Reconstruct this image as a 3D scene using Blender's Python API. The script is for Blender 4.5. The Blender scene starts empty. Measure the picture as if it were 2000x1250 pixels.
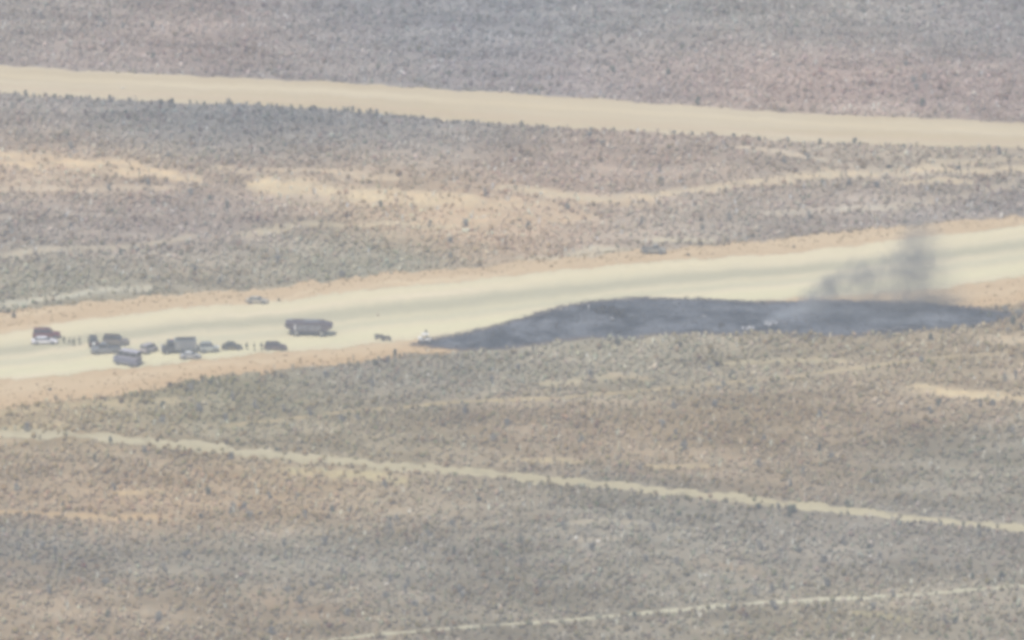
import bpy, bmesh, math, random
import numpy as np
from mathutils import Vector, Matrix

# ------------------------------------------------------------------ camera, world, sun, exposure
S = bpy.context.scene
C = S.collection
R = math.radians
DEP, DIST, FOC = R(18.0), 1500.0, 13500.0          # depression, slant range, focal length in photo pixels
CH, CY = DIST*math.sin(DEP), -DIST*math.cos(DEP)
cam = bpy.data.objects.new('camera', bpy.data.cameras.new('camera'))
C.objects.link(cam); S.camera = cam
cam.location = (0, CY, CH); cam.rotation_euler = (R(90)-DEP, 0, 0)
cam.data.sensor_width = 36; cam.data.lens = 36*FOC/2000
cam.data.clip_start = 1; cam.data.clip_end = 60000
SUN_EL, SUN_AZ = R(60), R(-148)                     # azimuth clockwise from +Y: behind the camera, to its left
w = bpy.data.worlds.new('World'); S.world = w; w.use_nodes = True
nt = w.node_tree; bg = nt.nodes['Background']
sky = nt.nodes.new('ShaderNodeTexSky'); sky.sky_type = 'NISHITA'; sky.sun_disc = False
sky.sun_elevation = SUN_EL; sky.sun_rotation = SUN_AZ; sky.dust_density = 3
nt.links.new(sky.outputs[0], bg.inputs[0]); bg.inputs[1].default_value = 0.12
sd = bpy.data.lights.new('sun', 'SUN'); sd.energy = 4.6; sd.angle = R(0.6); sd.color = (1, .95, .86)
sun = bpy.data.objects.new('sun', sd); C.objects.link(sun)
sdir = Vector((math.sin(SUN_AZ)*math.cos(SUN_EL), math.cos(SUN_AZ)*math.cos(SUN_EL), math.sin(SUN_EL)))
sun.rotation_euler = sdir.to_track_quat('Z', 'Y').to_euler()
S.view_settings.view_transform = 'Standard'; S.view_settings.look = 'None'
S.view_settings.gamma = 1; S.view_settings.use_curve_mapping = False
S.view_settings.exposure = 0.0
S.render.engine = 'CYCLES'
S.cycles.use_denoising = True
S.cycles.volume_bounces = 1
S.cycles.max_bounces = 6
S.cycles.pixel_filter_type = 'BLACKMAN_HARRIS'; S.cycles.filter_width = 4.2
HAZE_DENSITY, HAZE_COL = 0.00032, (.80, .89, 1.0)
# what the photo's colours mean as surface colours under this sun: seen = AIR + GAIN*albedo
AIR, GAIN = np.array([.195, .213, .237]), np.array([.87, .86, .865])

rng = np.random.default_rng(7); rnd = random.Random(5)

# ------------------------------------------------------------------ helpers
def at(px, py):
    px = np.asarray(px, float); py = np.asarray(py, float)
    dx = px-1000; dz = -math.sin(DEP)*FOC+math.cos(DEP)*(625-py); dy = math.cos(DEP)*FOC+math.sin(DEP)*(625-py)
    t = -CH/dz
    return dx*t, CY+dy*t
def proj(x, y):
    yy = y-CY; depth = yy*math.cos(DEP)+CH*math.sin(DEP)
    up = yy*math.sin(DEP)-CH*math.cos(DEP)
    return 1000+FOC*x/depth, 625-FOC*up/depth
def vnoise(x, y, scale, seed=0):
    g = np.random.default_rng(seed).random((256, 256))
    x = np.asarray(x)/scale+1000; y = np.asarray(y)/scale+1000
    xi = np.floor(x).astype(int); yi = np.floor(y).astype(int); fx = x-xi; fy = y-yi
    fx = fx*fx*(3-2*fx); fy = fy*fy*(3-2*fy)
    a = g[xi % 256, yi % 256]; b = g[(xi+1) % 256, yi % 256]; c = g[xi % 256, (yi+1) % 256]; d = g[(xi+1) % 256, (yi+1) % 256]
    return (a*(1-fx)+b*fx)*(1-fy)+(c*(1-fx)+d*fx)*fy
def hgt(x, y):
    x = np.asarray(x, float); y = np.asarray(y, float)
    f = np.exp(-((x/900)**2+(y/900)**2))
    return f*(.22*np.sin(x/23+1)*np.sin(y/31)+.16*np.sin(x/11+y/17+2))
def lin(c): 
    c = np.asarray(c, float)/255
    return np.where(c <= .04045, c/12.92, ((c+.055)/1.055)**2.4)
def alb(c, keep=.85):
    a = np.clip((lin(c)-AIR)/GAIN, .012, .8); g = a.mean(-1, keepdims=True)
    return g*(1-keep)*np.array([1.02, 1.0, .90])+a*keep

def tag(o, label=None, cat=None, group=None, kind=None):
    if label: o['label'] = label
    if cat: o['category'] = cat
    if group: o['group'] = group
    if kind: o['kind'] = kind
    return o
def link(name, me, mat=None, parent=None):
    o = bpy.data.objects.new(name, me); C.objects.link(o)
    if mat is not None and len(me.materials) == 0: me.materials.append(mat)
    if parent: o.parent = parent
    return o
def empty(name, loc, rz=0):
    o = bpy.data.objects.new(name, None); C.objects.link(o); o.location = loc; o.rotation_euler = (0, 0, rz); return o
def npmesh(name, v, f, n=3):
    me = bpy.data.meshes.new(name); v = np.asarray(v, np.float32); f = np.asarray(f, np.int32)
    me.vertices.add(len(v)); me.vertices.foreach_set('co', v.ravel())
    me.loops.add(f.size); me.loops.foreach_set('vertex_index', f.ravel())
    k = f.shape[1]; me.polygons.add(len(f))
    me.polygons.foreach_set('loop_start', np.arange(0, f.size, k, dtype=np.int32))
    me.update(calc_edges=True); me.validate(); return me
def colattr(me, name, rgb):
    a = me.color_attributes.new(name, 'FLOAT_COLOR', 'POINT')
    c = np.ones((len(me.vertices), 4), np.float32); c[:, :3] = rgb; a.data.foreach_set('color', c.ravel())
def fattr(me, name, val):
    a = me.attributes.new(name, 'FLOAT', 'POINT'); a.data.foreach_set('value', np.asarray(val, np.float32))

class NT:
    def __init__(s, name):
        s.m = bpy.data.materials.new(name); s.m.use_nodes = True; s.t = s.m.node_tree
        s.b = s.t.nodes['Principled BSDF']; s.out = s.t.nodes['Material Output']
    def n(s, typ, ins=None, **kw):
        x = s.t.nodes.new(typ)
        for k, v in kw.items(): setattr(x, k, v)
        for k, v in (ins or {}).items():
            if hasattr(v, 'is_output') or isinstance(v, bpy.types.NodeSocket): s.t.links.new(v, x.inputs[k])
            else: x.inputs[k].default_value = v
        return x
    def math(s, op, a, b=0.0, clamp=False):
        return s.n('ShaderNodeMath', {0: a, 1: b}, operation=op, use_clamp=clamp).outputs[0]
    def noise(s, vec, scale, detail=4, rough=.55):
        return s.n('ShaderNodeTexNoise', {'Vector': vec, 'Scale': scale, 'Detail': detail, 'Roughness': rough}).outputs['Fac']
    def mixc(s, fac, a, b, mode='MIX'):
        x = s.t.nodes.new('ShaderNodeMix'); x.data_type = 'RGBA'; x.blend_type = mode
        for k, v in ((0, fac), (6, a), (7, b)):
            if isinstance(v, bpy.types.NodeSocket): s.t.links.new(v, x.inputs[k])
            else: x.inputs[k].default_value = v if k == 0 else (*v, 1)
        return x.outputs[2]
    def rng(s, v, a, b, c=0., d=1.):
        return s.n('ShaderNodeMapRange', {'Value': v, 'From Min': a, 'From Max': b, 'To Min': c, 'To Max': d}).outputs[0]
    def set(s, **kw):
        for k, v in kw.items():
            i = s.b.inputs[k.replace('_', ' ')]
            if isinstance(v, bpy.types.NodeSocket): s.t.links.new(v, i)
            else: i.default_value = (*v, 1) if isinstance(v, tuple) and len(v) == 3 else v
    def scale_col(s, col, f):
        g = s.n('ShaderNodeCombineColor', {0: f, 1: f, 2: f}).outputs[0]
        return s.mixc(1.0, col, g, 'MULTIPLY')

def plain(name, col, rough=.6, metal=0., dirt=.25, scale=1.5):
    m = NT(name); g = m.n('ShaderNodeTexCoord').outputs['Object']
    f = m.rng(m.noise(g, scale, 5), .3, .7, 1-dirt, 1+dirt*.5)
    m.set(Base_Color=m.scale_col(m.mixc(0., tuple(col), tuple(col)), f), Roughness=rough, Metallic=metal)
    return m.m
def paint(name, col, rough=.4):
    """car paint with road dust gathered low on the body and on top"""
    m = NT(name); tc = m.n('ShaderNodeTexCoord').outputs['Object']
    z = m.n('ShaderNodeSeparateXYZ', {0: tc}).outputs[2]
    n = m.noise(tc, 2.2, 5)
    low = m.rng(m.math('ADD', z, m.math('MULTIPLY', n, -.7)), -.1, .6, .5, .03)
    m.set(Base_Color=m.mixc(low, tuple(col), (.36, .30, .23)), Roughness=m.rng(n, .3, .7, rough, rough+.25), Metallic=0.1)
    return m.m
M = dict(
    glass=plain('dark_glass', (.035, .04, .045), .12, 0, .1), tyre=plain('tyre_rubber', (.03, .03, .03), .85),
    rim=plain('wheel_rim', (.35, .35, .36), .4, .6), trim=plain('black_trim', (.035, .035, .037), .6),
    lamp=plain('lamp_lens', (.75, .75, .72), .2, 0, .05), red=plain('tail_lens', (.35, .02, .02), .25, 0, .1),
    steel=plain('bare_steel', (.42, .43, .45), .4, .7), bedliner=plain('bed_liner', (.05, .05, .052), .8),
    char=plain('charred_metal', (.035, .033, .034), .8, .2, .5), ash=plain('ash_white_panel', (.62, .62, .64), .6, 0, .2),
    scorch=plain('scorched_panel', (.2, .2, .22), .6, .2, .5), wood=plain('dry_stem', (.16, .12, .09), .9),
    skin=plain('skin', (.42, .26, .19), .6, 0, .1), hair=plain('hair', (.04, .03, .025), .7), boot=plain('boots', (.04, .035, .03), .8),
    rock=plain('pale_rock', (.62, .58, .52), .9, 0, .3, 4), beacon=plain('blue_beacon', (.05, .12, .5), .2, 0, .05),
    rbeacon=plain('red_beacon', (.5, .03, .02), .2, 0, .05))

# ------------------------------------------------------------------ colour and density fields of the desert
CP = np.array([
 (100,50,165,160,158),(400,80,174,162,158),(700,60,158,158,162),(1000,60,155,157,163),(1300,60,160,160,161),(1600,50,165,162,160),(1900,50,160,158,160),
 (300,120,170,160,158),(600,130,165,160,160),(1100,150,162,158,162),(1350,130,176,164,160),(1600,150,180,166,162),(1900,180,174,163,161),
 (100,205,164,159,157),(230,215,148,150,153),(350,235,142,145,149),(500,250,138,142,147),(700,243,144,147,152),(850,247,152,154,157),(100,270,178,165,155),
 (600,300,182,170,160),(1000,275,180,168,158),(1300,300,182,169,162),(1500,290,176,168,160),(1800,310,173,166,156),
 (200,330,200,184,165),(700,380,198,184,164),(300,400,172,162,156),(100,450,168,162,158),(400,430,163,157,158),(700,345,178,166,155),(1100,350,178,165,158),(1400,360,180,170,160),
 (900,430,195,176,156),(500,500,172,166,156),(100,550,167,165,155),(700,510,163,165,156),(1000,450,190,173,158),(1200,440,178,168,160),(1350,450,170,166,160),(1600,420,170,163,160),(1850,370,178,168,158),(1950,400,163,161,164),
 (100,820,176,166,148),(400,790,160,158,145),(800,730,162,160,154),(1100,700,164,162,153),(1300,720,165,162,152),(1600,700,168,162,150),(1900,700,175,166,152),
 (150,900,168,158,145),(700,850,163,158,146),(1100,830,168,158,146),(1400,830,170,160,145),(1700,800,172,162,150),(1500,900,165,156,145),(1850,900,157,155,148),
 (300,1000,173,158,142),(600,970,170,158,142),(900,980,162,156,146),(1200,1000,154,153,148),(1700,1070,154,152,148),
 (100,1080,149,148,145),(500,1080,151,150,145),(900,1080,154,152,147),(150,1180,165,155,143),(500,1200,160,153,143),(1000,1180,155,152,145),(1300,1130,154,152,146),(1700,1200,158,154,144),(1950,1200,158,155,148)], float)
def field(px, py):
    out = np.zeros(px.shape+(3,)); ws = np.full(px.shape, 1e-9)
    for x, y, r, g, b in CP:
        q = np.exp(-.5*(((px-x)/150)**2+((py-y)/42)**2)); ws += q; out += q[..., None]*np.array([r, g, b])
    out += ws[..., None]*np.clip((py-820)/200, 0, 1)[..., None]*6
    far = np.exp(-6); out += far*np.array([163, 157, 150]); ws += far
    return out/ws[..., None]
# pale bare streaks in the soil: polyline in photo pixels, half height in pixels, colour, strength
STREAK = [
 ([(-300,292),(0,308),(190,322),(380,350)],11,(222,198,168),.9),([(-200,355),(0,362),(150,364),(330,372)],5,(210,192,172),.7),
 ([(450,326),(600,334),(760,346)],5,(214,194,170),.7),([(540,362),(640,374),(760,384),(880,394)],13,(220,200,170),.95),
 ([(800,385),(930,402),(1100,400),(1260,392)],8,(214,192,165),.7),([(990,372),(1070,382),(1160,388),(1250,386),(1360,370),(1480,353),(1600,343),(1720,334),(1990,333)],7,(216,198,172),.8),
 ([(1440,290),(1530,298),(1615,313)],5,(214,198,178),.8),([(1615,313),(1700,330),(1800,342)],4,(205,190,172),.6),([(1760,357),(1880,353)],4,(214,196,170),.8),([(1800,322),(1900,315),(2060,300)],5,(205,190,168),.6),
 ([(-100,508),(0,500),(180,484),(350,462)],4,(205,192,172),.6),([(-40,430),(60,424),(300,416)],3,(198,186,172),.5),([(460,456),(600,442),(860,438)],4,(205,192,168),.6),
 ([(-100,600),(0,588),(150,576),(290,562)],5,(210,203,186),.75),([(1010,503),(1120,496),(1250,488)],4,(210,202,182),.6),([(1290,470),(1375,466)],5,(214,204,182),.7),
 ([(1640,408),(1745,404)],5,(210,200,184),.6),([(1500,413),(1600,409)],4,(206,196,180),.5),([(1760,398),(1880,380),(1960,360)],8,(206,192,172),.5),
 ([(860,425),(1000,430),(1130,420)],14,(212,188,160),.5),([(1770,760),(1850,771),(1920,776),(2060,776)],7,(220,200,168),.85),
 ([(1400,707),(1520,709),(1640,706)],4,(205,192,165),.6),([(1900,664),(2060,655)],6,(208,190,168),.7),([(1050,748),(1180,743)],6,(205,192,165),.6),([(1200,735),(1260,738)],6,(208,190,165),.5),
 ([(-100,995),(0,1000),(150,1006),(330,1016)],5,(205,180,150),.8),([(220,965),(330,960)],5,(208,186,155),.7),([(570,918),(690,925),(790,940)],7,(208,196,160),.6),([(1000,895),(1110,900)],4,(205,188,155),.6),([(1250,908),(1380,910)],4,(203,186,155),.6),
 ([(1110,1023),(1250,1025)],4,(195,184,168),.6),([(1110,1058),(1200,1060)],4,(200,188,172),.6),([(1660,1200),(1760,1212)],5,(190,180,150),.6),
 ([(0,1105),(90,1110)],8,(176,158,140),.5),([(1380,1095),(1470,1110)],9,(176,158,142),.6),([(500,1165),(640,1200)],10,(176,156,140),.5),
 ([(0,800),(160,792),(330,784)],7,(208,190,160),.6),([(0,835),(120,838)],5,(205,192,160),.5)]
TRACKS = [
 ('dirt_track', [(-700,795),(-300,830),(0,849),(150,853),(350,870),(480,882),(650,900),(800,914),(950,925),(1050,937),(1250,952),(1400,970),(1550,986),(1700,1002),(1850,1020),(2000,1031),(2400,1062),(2700,1085)], 10.5, (203,197,178), 'T1'),
 ('dirt_track', [(300,1285),(640,1250),(900,1226),(1000,1219),(1200,1202),(1400,1186),(1600,1171),(1800,1158),(2000,1145),(2400,1120),(2700,1100)], 4.6, (208,206,190), 'T2'),
 ('dirt_track', [(440,832),(580,818),(700,804),(900,783),(1100,775),(1330,756),(1560,735),(1800,705),(2000,685),(2400,640),(2700,605)], 3.8, (200,189,168), 'T3')]
def linedist(px, py, pts):
    """vertical-weighted distance in pixels to a polyline, with the horizontal scaled so a streak ends softly"""
    best = np.full(px.shape, 1e9)
    for (x0, y0), (x1, y1) in zip(pts[:-1], pts[1:]):
        dx, dy = x1-x0, y1-y0; L = dx*dx+dy*dy
        t = np.clip(((px-x0)*dx+(py-y0)*dy)/L, 0, 1)
        best = np.minimum(best, np.hypot((px-x0-t*dx)*.35, py-y0-t*dy))
    return best
FAR_T = [(0,127),(250,140),(480,152),(700,163),(1000,180),(1250,198),(1500,215),(1750,230),(2000,238)]
FAR_B = [(0,186),(240,198),(480,208),(700,222),(850,235),(950,241),(1200,256),(1400,268),(1600,281),(1800,289),(2000,294)]
VER_T = [(0,607),(190,584),(400,566),(560,552),(700,535),(900,519),(1000,509),(1150,498),(1250,487),(1450,469),(1600,454),(1750,441),(1900,425),(2000,412)]
RUN_T = [(0,643),(200,614),(330,599),(520,584),(700,561),(900,544),(1100,523),(1300,506),(1500,491),(1700,467),(1850,452),(2000,432)]
RUN_B = [(0,750),(240,727),(400,712),(500,701),(620,690),(760,674),(870,664),(1050,642),(1300,613),(1500,595),(1700,578),(1850,566),(2000,548)]
VER_B = [(0,800),(200,778),(300,765),(380,746),(500,737),(620,723),(700,709),(850,693),(1000,680),(1100,666),(1300,652),(1500,642),(1700,634),(1850,618),(1950,602),(2000,597)]
def ypoly(pts, x):
    p = np.array(pts, float); x = np.asarray(x, float)
    y = np.interp(x, p[:, 0], p[:, 1])
    s0 = (p[-1, 1]-p[0, 1])/(p[-1, 0]-p[0, 0])
    y = np.where(x < p[0, 0], p[0, 1]+(x-p[0, 0])*s0, y); y = np.where(x > p[-1, 0], p[-1, 1]+(x-p[-1, 0])*s0, y)
    return y
SCAR = [(800,672),(830,664),(870,657),(950,641),(1010,625),(1050,611),(1100,598),(1150,589),(1200,584),(1260,581),(1330,583),(1400,586),(1500,592),(1560,588),(1620,586),(1700,587),(1800,590),(1880,597),(1950,606),(1985,612),
        (1960,628),(1900,637),(1850,643),(1750,653),(1650,660),(1580,658),(1500,650),(1430,655),(1350,651),(1280,653),(1240,661),(1190,663),(1150,660),(1090,668),(1040,677),(960,684),(900,684),(850,678)]
def inpoly(px, py, poly):
    ins = np.zeros(px.shape, bool); n = len(poly)
    for i in range(n):
        x0, y0 = poly[i]; x1, y1 = poly[(i+1) % n]
        if y0 == y1: continue
        c = ((y0 > py) != (y1 > py)) & (px < (x1-x0)*(py-y0)/(y1-y0)+x0); ins ^= c
    return ins

def band(x, y):
    """broad uneven patches, long across the slope"""
    return (vnoise(x, y*2.4, 22, 71)-.5)*16+(vnoise(x+y, y*2.6, 8, 72)-.5)*14
def soilcol(x, y):
    px, py = proj(x, y)
    # warp so nothing follows a ruled line
    wx = px+60*(vnoise(x, y, 14, 3)-.5); wy = py+14*(vnoise(x, y, 9, 4)-.5)
    base = field(wx, wy)
    v = (vnoise(x, y, 30, 5)-.5)*10+(vnoise(x, y, 9, 6)-.5)*12+(vnoise(x, y, 3.1, 8)-.5)*12
    v = v*.7+band(x, y)
    base = base*1.05+v[..., None]*np.array([1, .93, .82])
    bare = np.zeros(px.shape)
    for pts, hw, col, st in STREAK:
        d = linedist(wx, wy, pts); m = st*np.clip(1.6-d/hw, 0, 1)*np.clip((.65 if hw < 6 else .35)+vnoise(x, y, 3.5, 9)*1.0, 0, 1)
        base = base*(1-m[..., None])+(np.array(col)+np.array([4, 9, 12]))*m[..., None]; bare = np.maximum(bare, m)
    return base, bare

# ------------------------------------------------------------------ ground: one sheet out to the horizon
def axis(lo, hi, step, far=22000):
    c = np.arange(lo, hi+step, step); a = [c]
    g = np.geomspace(step*2, far-hi, 34); return np.concatenate([(lo-g)[::-1], c, hi+g])
gx, gy = axis(-185, 185, 1.1), axis(-275, 345, 1.0)
X, Y = np.meshgrid(gx, gy, indexing='ij')
cs, bare = soilcol(X.ravel(), Y.ravel())
V = np.stack([X.ravel(), Y.ravel(), hgt(X, Y).ravel()], 1)
nx, ny = len(gx), len(gy)
I = (np.arange(nx-1)[:, None]*ny+np.arange(ny-1)[None]).ravel()
me = npmesh('ground', V, np.stack([I, I+ny, I+ny+1, I+1], 1)); colattr(me, 'Col', alb(cs, .8))
m = NT('desert_soil'); P = m.n('ShaderNodeNewGeometry').outputs['Position']
col = m.n('ShaderNodeAttribute', attribute_name='Col').outputs['Color']
f = m.math('MULTIPLY', m.rng(m.noise(P, .9, 6, .65), .25, .75, .72, 1.25), m.rng(m.noise(P, .12, 4), .3, .7, .9, 1.1))
warm = m.mixc(m.rng(m.noise(P, .35, 3), .4, .7), (1.05, 1.0, .94), (.97, 1.0, 1.03))
c2 = m.mixc(1., m.scale_col(col, f), warm, 'MULTIPLY')
r2 = m.n('ShaderNodeVectorMath', {0: P}, operation='LENGTH').outputs['Value']
vor = m.n('ShaderNodeTexVoronoi', {'Vector': P, 'Scale': .55}).outputs['Distance']
spk = m.math('MULTIPLY', m.rng(vor, .45, .25), m.rng(r2, 300, 420))          # scrub too far to stand as geometry
c2 = m.mixc(spk, c2, (.09, .09, .075))
bump = m.n('ShaderNodeBump', {'Height': m.noise(P, 2.5, 6), 'Strength': .5, 'Distance': .25}).outputs[0]
m.set(Base_Color=c2, Roughness=.95, Normal=bump, Specular_IOR_Level=.1)
tag(link('ground', me, m.m), 'grey tan desert ground under the scrub', kind='structure')

# ------------------------------------------------------------------ strips of bare ground
def strip(name, top, bot, dz, mat, label, x0=-800, x1=2800, n=620, nv=10, jit=.8, seed=1):
    xs = np.linspace(x0, x1, n)
    tx, ty = at(xs, ypoly(top, xs)); bx, by = at(xs, ypoly(bot, xs))
    u = np.concatenate([[0], np.cumsum(np.hypot(np.diff(tx), np.diff(ty)))])
    ty = ty+jit*2*(vnoise(u, u*0, 5, seed)-.5)+jit*1.6*(vnoise(u, u*0, 1.7, seed+1)-.5)
    by = by+jit*2*(vnoise(u, u*0, 5, seed+2)-.5)+jit*1.6*(vnoise(u, u*0, 1.7, seed+3)-.5)
    t = np.linspace(0, 1, nv); xx = tx[:, None]*(1-t)+bx[:, None]*t; yy = ty[:, None]*(1-t)+by[:, None]*t
    W = np.abs(ty-by)[:, None]
    v = np.stack([xx.ravel(), yy.ravel(), (hgt(xx, yy)+dz).ravel()], 1)
    I = (np.arange(n-1)[:, None]*nv+np.arange(nv-1)[None]).ravel()
    me = npmesh(name, v, np.stack([I, I+1, I+nv+1, I+nv], 1))
    fattr(me, 'along', (u[:, None]+0*t).ravel()); fattr(me, 'across', (W*(t+0*u[:, None])).ravel())
    fattr(me, 'edge', (W*np.minimum(t, 1-t)).ravel()); fattr(me, 'frac', (t+0*u[:, None]).ravel())
    return tag(link(name, me, mat), label, kind='structure')
def dirt(name, cols, feather, stre=.12, bands=None, brk=0):
    """bare earth: cols = base, darker band, paler band; streaks run along the strip; edges break up into the soil below"""
    m = NT(name); A = lambda k: m.n('ShaderNodeAttribute', attribute_name=k).outputs['Fac']
    al, ac, ed, fr = A('along'), A('across'), A('edge'), A('frac')
    P = m.n('ShaderNodeNewGeometry').outputs['Position']
    v = m.n('ShaderNodeCombineXYZ', {0: m.math('MULTIPLY', al, .012), 1: m.math('MULTIPLY', ac, .16), 2: 0.}).outputs[0]
    n1 = m.noise(v, 1., 4, .6)
    v2 = m.n('ShaderNodeCombineXYZ', {0: m.math('MULTIPLY', al, .05), 1: m.math('MULTIPLY', ac, .9), 2: 3.}).outputs[0]
    n2 = m.noise(v2, 1., 5, .6)
    c = m.mixc(m.rng(n1, .38, .62), tuple(alb(cols[1])), tuple(alb(cols[0])))
    c = m.mixc(m.rng(n1, .55, .72), c, tuple(alb(cols[2])))
    for pos, wd, bc, st in (bands or []):
        wob = m.math('ADD', fr, m.math('MULTIPLY', m.math('SUBTRACT', n1, .5), .12))
        d = m.math('ABSOLUTE', m.math('SUBTRACT', wob, pos))
        c = m.mixc(m.math('MULTIPLY', m.rng(d, wd, wd*.25), st), c, tuple(alb(bc)))
    f = m.math('MULTIPLY', m.rng(n2, .3, .7, 1-stre, 1+stre), m.rng(m.noise(P, 1.3, 6, .6), .25, .75, .93, 1.07))
    nf = m.noise(P, .55, 5, .6)
    fine = m.math('SUBTRACT', m.noise(P, 2.6, 3, .7), .5)
    cov = m.math('SUBTRACT', m.math('DIVIDE', ed, feather), m.math('MULTIPLY', nf, 1.3))
    if brk: cov = m.math('MINIMUM', cov, m.math('MULTIPLY', m.math('SUBTRACT', m.noise(P, .22, 5, .7), .3+brk*.4), 3.))
    alpha = m.math('GREATER_THAN', m.math('ADD', cov, m.math('MULTIPLY', fine, 1.6)), 0.)
    m.set(Base_Color=m.scale_col(c, f), Roughness=.95, Specular_IOR_Level=.1, Alpha=alpha,
          Normal=m.n('ShaderNodeBump', {'Height': m.noise(P, 3, 5), 'Strength': .3, 'Distance': .1}).outputs[0])
    return m.m
strip('far_road', FAR_T, FAR_B, .035, dirt('far_road_dirt', [(212,202,184),(205,193,172),(218,208,188)], 1.3, .04, [(.75,.1,(208,193,175),.6),(.35,.12,(219,208,186),.6)]),
      'wide pale dirt road crossing the desert beyond the runway', seed=11)
strip('runway_verge', VER_T, VER_B, .035, dirt('verge_sand', [(214,197,175),(207,189,167),(221,207,184)], 2.2, .06, [(.94,.1,(206,184,160),.5)]),
      'peach coloured sandy verge on both sides of the runway', seed=21, jit=1.5)
strip('dirt_runway', RUN_T, RUN_B, .07, dirt('runway_dirt', [(223,214,193),(214,209,188),(226,216,197)], 3.6, .055, [(.40,.14,(194,193,178),.9),(.62,.09,(205,204,186),.7),(.15,.1,(224,216,192),.7),(.8,.12,(221,218,192),.7)]),
      'wide cream coloured graded dirt runway', seed=31, nv=16)
for nm, pts, hw, colr, k in TRACKS:
    top = [(x, y-hw) for x, y in pts]; bot = [(x, y+hw) for x, y in pts]
    strip(nm, top, bot, .035, dirt('track_dirt', [colr, tuple(c-10 for c in colr), tuple(c+5 for c in colr)], {'T1': 1.5, 'T2': .7, 'T3': .6}[k], .1, brk={'T1': .17, 'T2': .19, 'T3': .27}[k]),
          {'T1': 'pale double rutted dirt track crossing the foreground', 'T2': 'thin straight pale track along the bottom', 'T3': 'faint narrow track between runway and foreground track'}[k],
          x0=pts[0][0], x1=pts[-1][0], jit=1.4 if hw > 5 else .5, nv=6, seed=40+int(hw))

# burned ground
xs = np.arange(770, 2010, 4.0); ys = np.arange(572, 694, 1.6)
PX, PY = np.meshgrid(xs, ys, indexing='ij'); wxs, wys = at(PX, PY)
poly = np.array(SCAR, float)
d = np.full(PX.shape, 1e9)
for i in range(len(poly)):
    (x0, y0), (x1, y1) = poly[i], poly[(i+1) % len(poly)]
    ax, ay = at(x0, y0); bx, by = at(x1, y1); dx, dy = bx-ax, by-ay
    t = np.clip(((wxs-ax)*dx+(wys-ay)*dy)/(dx*dx+dy*dy), 0, 1); d = np.minimum(d, np.hypot(wxs-ax-t*dx, wys-ay-t*dy))
sd_ = np.where(inpoly(PX, PY, SCAR), d, -d)
nxs, nys = PX.shape; I = (np.arange(nxs-1)[:, None]*nys+np.arange(nys-1)[None]).ravel()
F = np.stack([I, I+1, I+nys+1, I+nys], 1); ok = (sd_.ravel()[F] > -4).any(1); F = F[ok]
used = np.unique(F); remap = -np.ones(nxs*nys, int); remap[used] = np.arange(len(used))
me = npmesh('burned_ground', np.stack([wxs.ravel(), wys.ravel(), (hgt(wxs, wys)+.11).ravel()], 1)[used], remap[F])
fattr(me, 'sd', sd_.ravel()[used])
m = NT('burned_soil'); P = m.n('ShaderNodeNewGeometry').outputs['Position']
sdn = m.n('ShaderNodeAttribute', attribute_name='sd').outputs['Fac']
n1, n2 = m.noise(P, .09, 5, .6), m.noise(P, .7, 6, .65)
c = m.mixc(m.rng(n1, .42, .6), (.012, .018, .028), (.10, .11, .13))
c = m.mixc(m.rng(n2, .56, .72), c, (.12, .13, .15))
c = m.mixc(m.math('MULTIPLY', m.rng(m.noise(P, .2, 4, .6), .55, .68), .7), c, (.16, .17, .19))
c = m.mixc(m.rng(sdn, 2.5, .2), c, (.10, .085, .085))
alpha = m.math('GREATER_THAN', m.math('ADD', sdn, m.math('ADD', m.math('MULTIPLY', m.math('SUBTRACT', m.noise(P, .35, 6, .65), .5), 6.5), m.math('MULTIPLY', m.math('SUBTRACT', m.noise(P, 2.2, 4, .75), .5), 10.))), 0.)
m.set(Base_Color=c, Roughness=.95, Specular_IOR_Level=.1, Alpha=alpha)
tag(link('burned_ground', me, m.m), 'long blackened strip of burned ground beside the runway', kind='structure')

# ------------------------------------------------------------------ scrub
def ico_var(seed, sub=1, tall=1.):
    bm = bmesh.new(); bmesh.ops.create_icosphere(bm, subdivisions=sub, radius=.5); r = random.Random(seed)
    for v in bm.verts:
        k = r.uniform(.62, 1.25); v.co = Vector((v.co.x*k, v.co.y*k, v.co.z*r.uniform(.7, 1.25)))
        v.co.z = (v.co.z+.42)*tall
        if v.co.z < .1: v.co.x *= .55; v.co.y *= .55; v.co.z = -.03
    bm.verts.ensure_lookup_table(); v = np.array([x.co[:] for x in bm.verts]); f = np.array([[q.index for q in p.verts] for p in bm.faces]); bm.free(); return v, f
def tuft_var(seed, n=4):
    r = random.Random(seed); v = []; f = []
    for i in range(n):
        a = r.uniform(0, math.pi*2); x, y = .25*math.cos(a), .25*math.sin(a); b = a+math.pi/2; h = r.uniform(.6, 1.2); w_ = r.uniform(.12, .22)
        k = len(v); v += [(x*.4+w_*math.cos(b), y*.4+w_*math.sin(b), -.03), (x*.4-w_*math.cos(b), y*.4-w_*math.sin(b), -.03), (x*1.6+w_*.6*math.cos(b), y*1.6+w_*.6*math.sin(b), h), (x*1.8-w_*.5*math.cos(b), y*1.8-w_*.5*math.sin(b), h*.85)]
        f += [(k, k+1, k+3), (k, k+3, k+2)]
    return np.array(v), np.array(f)
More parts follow.
